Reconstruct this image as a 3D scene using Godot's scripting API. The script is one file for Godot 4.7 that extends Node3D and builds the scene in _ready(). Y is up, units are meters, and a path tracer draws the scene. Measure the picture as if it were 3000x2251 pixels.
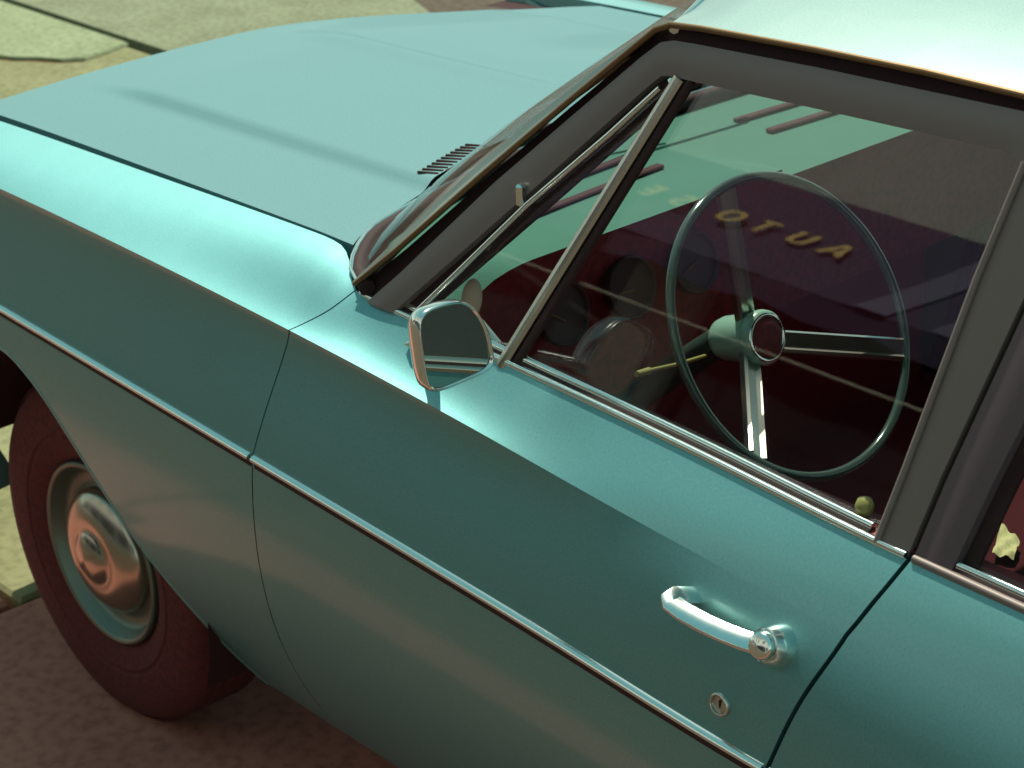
extends Node3D
# A pale teal sixties saloon parked on sunlit concrete, seen from above the driver's door.
# Axes: +X is the front of the car, +Y up, +Z the car's right side. The ground is y = 0.

var M := {}
var taken := {}

# ------------------------------------------------------------------ mesh helpers
class Build:
	var v := PackedVector3Array()
	var n := PackedVector3Array()
	var uv := PackedVector2Array()
	var ix := PackedInt32Array()

	func tri(a: int, b: int, c: int) -> void:
		var g := (v[b] - v[a]).cross(v[c] - v[a])
		if g.length_squared() < 1e-18:
			return
		var s := n[a] + n[b] + n[c]
		if g.dot(s) > 0.0:
			ix.append_array([a, c, b])
		else:
			ix.append_array([a, b, c])

	# rows of points; the surface faces away from the point «inside»
	func grid(rows: Array, inside: Vector3, around := false) -> void:
		var R := rows.size()
		var C: int = rows[0].size()
		var at := v.size()
		var total := 0.0
		var nn := PackedVector3Array()
		for i in R:
			for j in C:
				var a: Vector3 = rows[i][j - 1] if j > 0 else (rows[i][C - 2] if around else rows[i][0])
				var b: Vector3 = rows[i][j + 1] if j < C - 1 else (rows[i][1] if around else rows[i][C - 1])
				var c: Vector3 = rows[maxi(i - 1, 0)][j]
				var d: Vector3 = rows[mini(i + 1, R - 1)][j]
				var q := (b - a).cross(d - c)
				if q.length_squared() < 1e-16:
					var i2 := clampi(i, 1, R - 2) if R > 2 else i
					var j2 := clampi(j, 1, C - 2) if C > 2 else j
					a = rows[i2][maxi(j2 - 1, 0)]
					b = rows[i2][mini(j2 + 1, C - 1)]
					c = rows[maxi(i2 - 1, 0)][j2]
					d = rows[mini(i2 + 1, R - 1)][j2]
					q = (b - a).cross(d - c)
				q = q.normalized()
				nn.append(q)
				total += q.dot(rows[i][j] - inside)
		var sign := 1.0 if total >= 0.0 else -1.0
		for i in R:
			for j in C:
				v.append(rows[i][j])
				n.append(nn[i * C + j] * sign)
				uv.append(Vector2(float(j) / maxi(C - 1, 1), float(i) / maxi(R - 1, 1)))
		for i in R - 1:
			for j in C - 1:
				var k := at + i * C + j
				tri(k, k + 1, k + C + 1)
				tri(k, k + C + 1, k + C)

	# a flat polygon (convex or not), facing «face»
	func poly(pts: Array, face: Vector3) -> void:
		var u: Vector3 = face.cross(Vector3.UP if absf(face.y) < 0.9 else Vector3.RIGHT).normalized()
		var w: Vector3 = face.cross(u).normalized()
		var flat := PackedVector2Array()
		for p in pts:
			flat.append(Vector2(p.dot(u), p.dot(w)))
		var at := v.size()
		for k in pts.size():
			v.append(pts[k])
			n.append(face.normalized())
			uv.append(flat[k])
		var t := Geometry2D.triangulate_polygon(flat)
		for k in range(0, t.size(), 3):
			tri(at + t[k], at + t[k + 1], at + t[k + 2])

	# a box with chamfered edges in the frame b at centre c
	func box(c: Vector3, size: Vector3, bev := 0.004, b := Basis()) -> void:
		var h := size * 0.5
		var q := minf(bev, minf(h.x, minf(h.y, h.z)) * 0.8)
		var ax := [Vector3.RIGHT, Vector3.UP, Vector3.BACK]
		var inn := h - Vector3(q, q, q)
		for k in 3:
			for s in [-1.0, 1.0]:
				var u: Vector3 = ax[(k + 1) % 3]
				var w: Vector3 = ax[(k + 2) % 3]
				var f: Vector3 = ax[k] * s
				var o := f * h[k]
				var pu: Vector3 = u * inn[(k + 1) % 3]
				var pw: Vector3 = w * inn[(k + 2) % 3]
				flat4(c, b, [o - pu - pw, o + pu - pw, o + pu + pw, o - pu + pw], f)
		for k in 3:
			for s in [-1.0, 1.0]:
				for t in [-1.0, 1.0]:
					var e: Vector3 = ax[k] * inn[k]
					var k1 := (k + 1) % 3
					var k2 := (k + 2) % 3
					var a: Vector3 = ax[k1] * s * h[k1] + ax[k2] * t * inn[k2]
					var d: Vector3 = ax[k1] * s * inn[k1] + ax[k2] * t * h[k2]
					flat4(c, b, [a - e, a + e, d + e, d - e], ax[k1] * s + ax[k2] * t)
		for s in [-1.0, 1.0]:
			for t in [-1.0, 1.0]:
				for r in [-1.0, 1.0]:
					var g := Vector3(s, t, r)
					var p := [Vector3(s * h.x, t * inn.y, r * inn.z), Vector3(s * inn.x, t * h.y, r * inn.z), Vector3(s * inn.x, t * inn.y, r * h.z)]
					var at := v.size()
					for k in 3:
						v.append(c + b * p[k])
						n.append((b * g).normalized())
						uv.append(Vector2.ZERO)
					tri(at, at + 1, at + 2)

	func flat4(c: Vector3, b: Basis, p: Array, f: Vector3) -> void:
		var at := v.size()
		for k in 4:
			v.append(c + b * p[k])
			n.append((b * f).normalized())
			uv.append(Vector2(k % 2, k / 2))
		tri(at, at + 1, at + 2)
		tri(at, at + 2, at + 3)

	# a round bar along points; radii a number or one for each point
	func tube(path: Array, radius, sides := 10, caps := true, squash := 1.0, side_axis := Vector3.ZERO) -> void:
		var rows := []
		var prev := Vector3.ZERO
		for i in path.size():
			var t: Vector3 = (path[mini(i + 1, path.size() - 1)] - path[maxi(i - 1, 0)]).normalized()
			var u: Vector3
			if side_axis != Vector3.ZERO:
				u = (side_axis - t * side_axis.dot(t)).normalized()
			elif prev == Vector3.ZERO:
				u = t.cross(Vector3.UP if absf(t.y) < 0.9 else Vector3.RIGHT).normalized()
			else:
				u = (prev - t * prev.dot(t)).normalized()
			prev = u
			var w := t.cross(u)
			var r: float = radius[i] if radius is Array else radius
			var row := PackedVector3Array()
			for k in sides + 1:
				var a := TAU * k / sides
				row.append(path[i] + u * cos(a) * r + w * sin(a) * r * squash)
			rows.append(row)
		for i in rows.size() - 1:
			pass
		tube_rows(rows, path)
		if caps:
			for e in [0, path.size() - 1]:
				var ring := []
				for k in sides:
					ring.append(rows[e][k])
				poly(ring, (path[0] - path[1]) if e == 0 else (path[-1] - path[-2]))

	func tube_rows(rows: Array, path: Array) -> void:
		var at := v.size()
		var C: int = rows[0].size()
		for i in rows.size():
			for j in C:
				v.append(rows[i][j])
				n.append((rows[i][j] - path[i]).normalized())
				uv.append(Vector2(float(j) / (C - 1), float(i)))
		for i in rows.size() - 1:
			for j in C - 1:
				var k := at + i * C + j
				tri(k, k + 1, k + C + 1)
				tri(k, k + C + 1, k + C)

	# a profile [radius, height] turned about the axis through o; each corner of the profile listed twice is sharp
	func lathe(o: Vector3, axis: Vector3, prof: Array, seg := 40) -> void:
		var t := axis.normalized()
		var u := t.cross(Vector3.UP if absf(t.y) < 0.9 else Vector3.RIGHT).normalized()
		var w := t.cross(u)
		var part := []
		for k in prof.size():
			part.append(prof[k])
			if k == prof.size() - 1 or (k + 1 < prof.size() and prof[k].is_equal_approx(prof[k + 1])):
				if part.size() > 1:
					var mid := Vector2.ZERO
					var at := v.size()
					for i in part.size():
						var d: Vector2 = part[mini(i + 1, part.size() - 1)] - part[maxi(i - 1, 0)]
						var nn := Vector2(d.y, -d.x).normalized()
						for j in seg + 1:
							var a := TAU * j / seg
							var rad := u * cos(a) + w * sin(a)
							v.append(o + rad * part[i].x + t * part[i].y)
							n.append((rad * nn.x + t * nn.y).normalized())
							uv.append(Vector2(float(j) / seg, float(i)))
					for i in part.size() - 1:
						for j in seg:
							var q := at + i * (seg + 1) + j
							tri(q, q + 1, q + seg + 2)
							tri(q, q + seg + 2, q + seg + 1)
				part = []

	# a strip with the profile [out, up] swept along points, «out» for each point given
	func strip(path: Array, outs: Array, prof: Array, smooth := true) -> void:
		var rows := []
		for i in path.size():
			var t: Vector3 = (path[mini(i + 1, path.size() - 1)] - path[maxi(i - 1, 0)]).normalized()
			var o: Vector3 = outs[i] if outs.size() > 1 else outs[0]
			o = (o - t * o.dot(t)).normalized()
			var w := t.cross(o)
			var row := PackedVector3Array()
			for p in prof:
				row.append(path[i] + o * p.x + w * p.y)
			rows.append(row)
		var mid: Vector3 = path[path.size() / 2] - (outs[outs.size() / 2] if outs.size() > 1 else outs[0]) * 0.05
		if smooth:
			grid(rows, mid)
		else:
			for k in prof.size() - 1:
				var two := []
				for r in rows:
					two.append(PackedVector3Array([r[k], r[k + 1]]))
				grid(two, mid)
		for e in [0, path.size() - 1]:
			var ring := []
			for p in rows[e]:
				ring.append(p)
			poly(ring, (path[0] - path[1]) if e == 0 else (path[-1] - path[-2]))

	func mesh() -> ArrayMesh:
		var a := []
		a.resize(Mesh.ARRAY_MAX)
		a[Mesh.ARRAY_VERTEX] = v
		a[Mesh.ARRAY_NORMAL] = n
		a[Mesh.ARRAY_TEX_UV] = uv
		a[Mesh.ARRAY_INDEX] = ix
		var m := ArrayMesh.new()
		m.add_surface_from_arrays(Mesh.PRIMITIVE_TRIANGLES, a)
		return m


func obj(called: String, b: Build, m: Material, parent: Node = self) -> MeshInstance3D:
	var o := MeshInstance3D.new()
	o.name = called if not parent.has_node(called) else numbered(called, parent)
	o.mesh = b.mesh()
	o.material_override = m
	parent.add_child(o, true)
	return o


func numbered(called: String, parent: Node) -> String:
	var k := 1
	while parent.has_node("%s_%03d" % [called, k]):
		k += 1
	return "%s_%03d" % [called, k]


func base(called: String, label: String, category: String, parent: Node = self) -> Node3D:
	var o := Node3D.new()
	o.name = called if not parent.has_node(called) else numbered(called, parent)
	parent.add_child(o, true)
	if label:
		o.set_meta("label", label)
	if category:
		o.set_meta("category", category)
	return o


# Catmull-Rom through a table of [x, Vector2]
func tab(t: Array, x: float) -> Vector2:
	var last := t.size() - 1
	var up: bool = t[last][0] > t[0][0]
	var k := 0
	while k < last - 1 and ((x > t[k + 1][0]) if up else (x < t[k + 1][0])):
		k += 1
	var x0: float = t[k][0]
	var x1: float = t[k + 1][0]
	var f := (x - x0) / (x1 - x0)
	var a: Vector2 = t[k][1]
	var b: Vector2 = t[k + 1][1]
	if f < 0.0 or f > 1.0:
		return a + (b - a) * f
	var m0: Vector2 = (b - a) / (x1 - x0) if k == 0 else (b - t[k - 1][1]) / (x1 - t[k - 1][0])
	var m1: Vector2 = (b - a) / (x1 - x0) if k == last - 1 else (t[k + 2][1] - a) / (t[k + 2][0] - x0)
	var d := x1 - x0
	var f2 := f * f
	var f3 := f2 * f
	return a * (2 * f3 - 3 * f2 + 1) + m0 * d * (f3 - 2 * f2 + f) + b * (-2 * f3 + 3 * f2) + m1 * d * (f3 - f2)


func bez(a: Vector2, b: Vector2, c: Vector2, d: Vector2, t: float) -> Vector2:
	var s := 1.0 - t
	return a * s * s * s + b * 3.0 * s * s * t + c * 3.0 * s * t * t + d * t * t * t


func side(p: Vector3, s: float) -> Vector3:
	var q := Vector3(p.x, p.y, p.z * s)
	if s < 0.0 and q.z > 0.6 and q.x > -0.4:
		q.y -= right_drop(q.x, q.z) * clampf((q.y - 0.45) / 0.5, 0.0, 1.0)
	return q


# ------------------------------------------------------------------ the shape of the car's body, left side (Vector2 is y, z)
var TI := [[0.75, Vector2(1.012, -0.672)], [0.479, Vector2(1.030, -0.673)], [0.0, Vector2(1.046, -0.674)], [-0.40, Vector2(1.057, -0.673)], [-0.47, Vector2(1.057, -0.676)], [-0.508, Vector2(1.054, -0.690)], [-0.544, Vector2(1.048, -0.714)], [-0.585, Vector2(1.037, -0.737)], [-0.63, Vector2(1.034, -0.744)], [-0.886, Vector2(1.031, -0.752)], [-1.22, Vector2(1.022, -0.756)], [-1.56, Vector2(1.010, -0.763)], [-2.5, Vector2(1.005, -0.766)], [-3.4, Vector2(0.985, -0.72)]]
var TK := [[0.75, Vector2(0.996, -0.812)], [0.258, Vector2(1.008, -0.821)], [-0.17, Vector2(1.006, -0.826)], [-0.542, Vector2(0.991, -0.822)], [-0.854, Vector2(0.978, -0.826)], [-1.244, Vector2(0.948, -0.824)], [-1.6, Vector2(0.929, -0.822)], [-2.6, Vector2(0.918, -0.815)], [-3.4, Vector2(0.91, -0.79)]]
var TM := [[0.75, Vector2(0.806, -0.820)], [0.248, Vector2(0.804, -0.840)], [-0.478, Vector2(0.789, -0.858)], [-1.032, Vector2(0.774, -0.870)], [-1.452, Vector2(0.754, -0.875)], [-2.6, Vector2(0.735, -0.870)], [-3.4, Vector2(0.725, -0.83)]]
var ARCH := [[-0.19, 0.20], [-0.163, 0.29], [-0.135, 0.355], [-0.10, 0.412], [-0.062, 0.464], [-0.005, 0.545], [0.067, 0.622], [0.148, 0.686], [0.245, 0.724], [0.35, 0.715], [0.46, 0.66], [0.55, 0.57], [0.605, 0.45], [0.625, 0.28]]


func slope_dir(deg: float) -> Vector2:
	return Vector2(-sin(deg_to_rad(deg)), -cos(deg_to_rad(deg)))


func sec(x: float, w: float, low := 0.21) -> Vector3:
	var i := tab(TI, x)
	var k := tab(TK, x)
	var m := tab(TM, x)
	var fade := smoothstep(-0.72, -1.38, x)
	var door := smoothstep(-0.47, -0.68, x)
	var r: Vector2
	if w <= 1.0:
		# wing: a plane tilted outwards; door: hollow under the window, flaring out to the crease
		var l := i.distance_to(k)
		var a0 := lerpf(lerpf(6.0, 46.0, door), 46.0, fade)
		var a1 := lerpf(lerpf(20.0, 14.0, door), 60.0, fade)
		r = bez(i, i + slope_dir(a0) * l * 0.40, k - slope_dir(a1) * l * 0.36, k, w)
	elif w <= 2.0:
		var l := k.distance_to(m)
		var b0 := lerpf(118.0, 60.0, fade)
		r = bez(k, k + slope_dir(b0) * l * lerpf(0.16, 0.34, fade), m - slope_dir(lerpf(80.0, 84.0, fade)) * l * 0.45, m, w - 1.0)
	else:
		var e := Vector2(0.21, -0.68)
		var l := m.x - 0.21
		var p1 := m + slope_dir(88.0) * l * 0.35
		var p2 := e - slope_dir(126.0) * l * 0.41
		var cut := 1.0
		if low > 0.211:
			var lo := 0.0
			var hi := 1.0
			for q in 18:
				cut = (lo + hi) * 0.5
				if bez(m, p1, p2, e, cut).x > low:
					lo = cut
				else:
					hi = cut
		r = bez(m, p1, p2, e, (w - 2.0) * cut)
	return Vector3(x, r.x, r.y)


# shut lines: x at the section position w
func line_x(t: Array, w: float) -> float:
	return tab(t, w).x


var FRONT := [[0.0, Vector2(-0.586, 0)], [0.5, Vector2(-0.570, 0)], [1.0, Vector2(-0.542, 0)], [1.5, Vector2(-0.512, 0)], [2.0, Vector2(-0.478, 0)], [3.0, Vector2(-0.40, 0)]]
var REAR := [[0.0, Vector2(-1.558, 0)], [0.5, Vector2(-1.544, 0)], [1.0, Vector2(-1.527, 0)], [1.5, Vector2(-1.497, 0)], [2.0, Vector2(-1.463, 0)], [3.0, Vector2(-1.37, 0)]]
var NOSE := [[0.0, Vector2(0.70, 0)], [3.0, Vector2(0.70, 0)]]
var BACK := [[0.0, Vector2(-2.34, 0)], [1.0, Vector2(-2.33, 0)], [2.0, Vector2(-2.24, 0)], [3.0, Vector2(-2.16, 0)]]
var TAIL := [[0.0, Vector2(-3.40, 0)], [3.0, Vector2(-3.40, 0)]]


func panel(b: Build, xa: Array, ga: float, xb: Array, gb: float, sgn: float, bands := [0, 1, 2], nx := 60) -> void:
	var inside := Vector3(-1.0, 0.6, 0.0)
	for band in bands:
		var rows := []
		var steps := 16
		for i in steps + 1:
			var w: float = band + float(i) / steps
			var a := line_x(xa, w) + ga
			var z := line_x(xb, w) + gb
			var row := PackedVector3Array()
			for j in nx + 1:
				row.append(side(sec(lerpf(a, z, float(j) / nx), w), sgn))
			rows.append(row)
		b.grid(rows, inside)
		for e in [0, nx]:      # folded edges at both shut lines
			var two := []
			for i in rows.size():
				var p: Vector3 = rows[i][e]
				two.append(PackedVector3Array([p, p + Vector3(0.0, -0.012, -p.z).normalized() * 0.028]))
			b.grid(two, (rows[rows.size() / 2][nx / 2]))


func fender(b: Build, sgn: float) -> void:
	panel(b, NOSE, 0.0, FRONT, 0.0012, sgn, [0, 1])
	# edge along the bonnet gap, folded down
	var fold := []
	for j in 41:
		var p := side(sec(lerpf(0.70, -0.585, j / 40.0), 0.0), sgn)
		fold.append(PackedVector3Array([p, p + Vector3(0, -0.03, 0.004 * sgn)]))
	b.grid(fold, Vector3(0, 1.0, -0.8 * sgn))


# below the moulding the opening for the wheel is cut out
func fender_low(b: Build, sgn: float) -> void:
	var inside := Vector3(-1.0, 0.6, 0.0)
	var xs := [0.70, 0.665]
	for k in range(ARCH.size() - 1, 0, -1):
		for f in 4:
			xs.append(lerpf(ARCH[k][0], ARCH[k - 1][0], f / 4.0))
	xs.append(ARCH[0][0])
	var rows := []
	for i in 15:
		var w := 2.0 + i / 14.0
		var row := PackedVector3Array()
		var edge := line_x(FRONT, w) + 0.0012
		for x in xs:
			row.append(side(sec(x, w, arch_y(x)), sgn))
		for f in range(1, 7):
			var x := lerpf(ARCH[0][0], edge, f / 6.0)
			row.append(side(sec(x, w, 0.21), sgn))
		rows.append(row)
	b.grid(rows, inside)
	# rolled lip round the wheel opening
	var path := []
	for x in xs.slice(2):
		var q := sec(x, 3.0, arch_y(x))
		path.append(side(q + Vector3(0, 0.0, 0.003), sgn))
	b.tube(path, 0.0045, 8, false)
	var two := []
	for p in path:
		two.append(PackedVector3Array([p, p + Vector3(0, 0.006, 0.07 * sgn)]))
	b.grid(two, Vector3(0.237, 0.9, -0.8 * sgn))


func arch_y(x: float) -> float:
	if x < ARCH[0][0] or x > ARCH[-1][0]:
		return 0.21
	var t := []
	for a in ARCH:
		t.append([a[0], Vector2(a[1], 0)])
	return maxf(tab(t, x).x, 0.205)


# the plane of the side windows
func win(x: float, y: float, out := 0.0) -> Vector3:
	return Vector3(x, y + out * 0.363, -0.752 + (y - 1.03) * 0.3904 - out * 0.932)


const WOUT := Vector3(0.0, 0.363, -0.932)


func base_x(z: float) -> float:
	var t := [[0.0, Vector2(-0.375, 0)], [0.2, Vector2(-0.378, 0)], [0.318, Vector2(-0.386, 0)], [0.44, Vector2(-0.421, 0)], [0.506, Vector2(-0.440, 0)], [0.583, Vector2(-0.464, 0)], [0.635, Vector2(-0.484, 0)], [0.68, Vector2(-0.514, 0)], [0.715, Vector2(-0.550, 0)], [0.742, Vector2(-0.603, 0)]]
	return tab(t, minf(absf(z), 0.742)).x


func base_y(z: float) -> float:
	return 1.064 - 0.016 * smoothstep(0.60, 0.742, absf(z))


func hood_y(x: float, z: float) -> float:
	var g := tab(TI, clampf(x, -0.45, 0.75)).x
	var s := clampf(absf(z) / 0.668, 0.0, 1.0)
	var y := g + 0.020 * (1.0 - pow(s, 2.4))
	var calm := 1.0 - smoothstep(0.30, 0.54, x)
	y += 0.013 * (1.0 - smoothstep(0.448, 0.486, absf(z))) * calm
	y += 0.007 * exp(-pow((z + 0.05) / 0.026, 2.0)) * calm
	return y - right_drop(x, z)


# the far side of the nose sits a little lower
func right_drop(x: float, z: float) -> float:
	return 0.06 * smoothstep(-0.1, 0.6, z) * smoothstep(-0.35, 0.15, x)


func front_x(z: float) -> float:
	return tab([[-0.70, Vector2(0.585, 0)], [-0.2, Vector2(0.570, 0)], [0.1, Vector2(0.540, 0)], [0.4, Vector2(0.500, 0)], [0.585, Vector2(0.43, 0)], [0.70, Vector2(0.345, 0)]], z).x


func roof_y(x: float, s: float) -> float:
	var t := []
	for k in range(5, 14):
		t.append([DRIP[k].x, Vector2(DRIP[k].y, 0)])
	var edge := tab(t, minf(x, -1.019)).x + 0.003
	return edge + 0.062 * (1.0 - pow(absf(s), 2.3))


func head_x(s: float) -> float:
	return -0.925 - 0.115 * s * s


# ------------------------------------------------------------------ materials
func lin(r: float, g: float, b: float) -> Color:
	return Color(r, g, b).linear_to_srgb()


func mat(c: Color, rough: float, metal := 0.0) -> StandardMaterial3D:
	var m := StandardMaterial3D.new()
	m.albedo_color = c
	m.roughness = rough
	m.metallic = metal
	return m


func noise_tex(freq: float, seed_: int, ramp: Array, size := 512, octaves := 5) -> NoiseTexture2D:
	var f := FastNoiseLite.new()
	f.seed = seed_
	f.noise_type = FastNoiseLite.TYPE_SIMPLEX
	f.frequency = freq
	f.fractal_octaves = octaves
	var t := NoiseTexture2D.new()
	t.width = size
	t.height = size
	t.seamless = true
	t.noise = f
	var g := Gradient.new()
	g.offsets = PackedFloat32Array([0.0, 0.5, 1.0])
	g.colors = PackedColorArray(ramp)
	t.color_ramp = g
	return t


func tri_map(m: StandardMaterial3D, scale: float) -> void:
	m.uv1_triplanar = true
	m.uv1_world_triplanar = true
	m.uv1_scale = Vector3.ONE * scale


func wave_tex() -> NoiseTexture2D:
	var f := FastNoiseLite.new()
	f.seed = 77
	f.frequency = 0.012
	f.fractal_octaves = 3
	f.fractal_gain = 0.4
	var t := NoiseTexture2D.new()
	t.width = 512
	t.height = 512
	t.seamless = true
	t.as_normal_map = true
	t.bump_strength = 4.0
	t.noise = f
	return t


func materials() -> void:
	var paint := mat(lin(0.175, 0.425, 0.44), 0.49, 0.76)
	paint.clearcoat_enabled = true
	paint.clearcoat = 0.45
	paint.clearcoat_roughness = 0.12
	paint.albedo_texture = noise_tex(0.35, 9, [Color(0.88, 0.88, 0.89), Color(0.96, 0.96, 0.96), Color(1, 1, 1)], 512, 2)
	tri_map(paint, 1.5)
	paint.normal_enabled = true
	paint.normal_texture = wave_tex()
	paint.normal_scale = 0.06
	M.paint = paint
	var dimmed_paint: StandardMaterial3D = paint.duplicate()  # body paint copied darker and duller, weaker sun sheen put into the colour
	dimmed_paint.albedo_color = lin(0.100, 0.250, 0.272)
	dimmed_paint.metallic = 0.12
	dimmed_paint.roughness = 0.70
	dimmed_paint.clearcoat = 0.15
	M.bonnet = dimmed_paint
	var rp: StandardMaterial3D = paint.duplicate()
	rp.albedo_color = lin(0.35, 0.48, 0.46)
	rp.metallic = 0.5
	rp.roughness = 0.34
	M.roof = rp
	M.chrome = mat(lin(0.80, 0.84, 0.80), 0.17, 1.0)
	M.chrome.roughness_texture = noise_tex(0.03, 12, [Color(0.75, 0.75, 0.75), Color(0.9, 0.9, 0.9), Color(1, 1, 1)])
	tri_map(M.chrome, 6.0)
	M.dull_chrome = mat(lin(0.55, 0.54, 0.48), 0.28, 1.0)
	M.pillar = mat(lin(0.115, 0.08, 0.09), 0.5, 0.2)
	M.gutter = mat(lin(0.20, 0.115, 0.055), 0.38, 0.7)
	M.rubber = mat(lin(0.026, 0.006, 0.007), 0.8)
	M.dark = mat(lin(0.035, 0.005, 0.006), 0.9)
	M.frame = mat(lin(0.20, 0.155, 0.145), 0.50, 0.2)
	M.tyre = mat(lin(0.105, 0.012, 0.012), 0.85)
	M.tyre.albedo_texture = noise_tex(0.02, 21, [Color(0.65, 0.65, 0.65), Color(0.9, 0.9, 0.9), Color(1, 1, 1)])
	tri_map(M.tyre, 5.0)
	M.hubcap = mat(lin(0.40, 0.37, 0.31), 0.24, 1.0)
	M.rim = mat(lin(0.15, 0.19, 0.16), 0.42, 0.8)
	M.vinyl = mat(lin(0.20, 0.016, 0.026), 0.6)
	M.vinyl.albedo_texture = noise_tex(0.03, 31, [Color(0.6, 0.6, 0.6), Color(0.9, 0.9, 0.9), Color(1, 1, 1)])
	tri_map(M.vinyl, 3.0)
	M.lining = mat(lin(0.13, 0.085, 0.075), 0.9)
	M.seat = mat(lin(0.045, 0.010, 0.012), 0.95)
	M.seat.metallic_specular = 0.15
	M.carpet = mat(lin(0.26, 0.018, 0.030), 0.95)
	M.dash = mat(lin(0.022, 0.125, 0.085), 0.85)
	M.wheel = mat(lin(0.06, 0.10, 0.085), 0.12, 0.35)
	M.column = mat(lin(0.03, 0.05, 0.042), 0.3)
	M.hub = mat(lin(0.20, 0.36, 0.28), 0.30)
	M.tan = mat(lin(0.34, 0.24, 0.17), 0.55)
	M.dial = mat(lin(0.030, 0.008, 0.010), 0.6)
	M.yellow = mat(lin(0.22, 0.21, 0.06), 0.4)
	M.sun_patch = mat(lin(0.40, 0.41, 0.19), 0.95)
	var glass := StandardMaterial3D.new()
	glass.transparency = BaseMaterial3D.TRANSPARENCY_ALPHA
	glass.albedo_color = Color(0.75, 0.95, 0.88, 0.0)
	glass.roughness = 0.0
	glass.metallic_specular = 0.62
	M.glass = glass
	M.mirror = mat(lin(0.42, 0.42, 0.36), 0.02, 1.0)
	var con := mat(Color.WHITE, 0.92)
	con.albedo_texture = noise_tex(0.006, 41, [lin(0.185, 0.20, 0.115), lin(0.215, 0.235, 0.14), lin(0.245, 0.265, 0.165)], 1024, 7)
	con.detail_enabled = true
	con.detail_blend_mode = BaseMaterial3D.BLEND_MODE_MUL
	con.detail_albedo = noise_tex(0.11, 42, [Color(0.80, 0.78, 0.76), Color(0.95, 0.945, 0.94), Color(1, 1, 1)], 512, 4)
	tri_map(con, 0.45)
	con.uv2_triplanar = true
	con.uv2_world_triplanar = true
	con.uv2_scale = Vector3.ONE * 2.6
	M.concrete = con
	var con2: StandardMaterial3D = con.duplicate()
	con2.albedo_texture = noise_tex(0.006, 43, [lin(0.235, 0.27, 0.145), lin(0.27, 0.31, 0.175), lin(0.30, 0.34, 0.20)], 1024, 7)
	M.pale_concrete = con2
	var con3: StandardMaterial3D = con.duplicate()
	con3.albedo_texture = noise_tex(0.006, 44, [lin(0.20, 0.195, 0.085), lin(0.235, 0.23, 0.11), lin(0.27, 0.265, 0.135)], 1024, 7)
	M.stained_concrete = con3
	var con4: StandardMaterial3D = con.duplicate()  # same concrete tinted red-brown, the tone of the car's shadow put into it
	con4.albedo_texture = noise_tex(0.006, 46, [lin(0.42, 0.155, 0.12), lin(0.47, 0.18, 0.135), lin(0.52, 0.205, 0.155)], 1024, 7)
	M.shade_brown_paving = con4
	var con5: StandardMaterial3D = con.duplicate()
	con5.albedo_texture = noise_tex(0.006, 47, [lin(0.085, 0.058, 0.036), lin(0.105, 0.072, 0.045), lin(0.125, 0.086, 0.055)], 1024, 7)
	M.dark_paving = con5
	var asp := mat(Color.WHITE, 0.95)
	asp.albedo_texture = noise_tex(0.03, 45, [lin(0.060, 0.040, 0.026), lin(0.085, 0.060, 0.040), lin(0.12, 0.088, 0.06)], 512, 5)
	tri_map(asp, 1.2)
	M.asphalt = asp
	M.dirt = mat(lin(0.06, 0.025, 0.012), 1.0)
	M.rust = mat(lin(0.22, 0.085, 0.025), 1.0)
	M.plaster = mat(Color.WHITE, 0.9)
	M.plaster.albedo_texture = noise_tex(0.01, 51, [lin(0.72, 0.70, 0.68), lin(0.78, 0.76, 0.74), lin(0.83, 0.81, 0.79)])
	tri_map(M.plaster, 0.7)
	M.canvas_dark = mat(lin(0.055, 0.042, 0.095), 0.9)
	M.canvas_pale = mat(lin(0.15, 0.13, 0.22), 0.9)
	M.gold = mat(lin(0.72, 0.50, 0.14), 0.6)
	M.shop_frame = mat(lin(0.05, 0.03, 0.028), 0.6)
	M.shop_glass = mat(lin(0.015, 0.012, 0.012), 0.08)
	M.rail = mat(lin(0.62, 0.58, 0.46), 0.5)
	M.lamp = mat(lin(0.85, 0.88, 0.80), 0.15)


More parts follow.
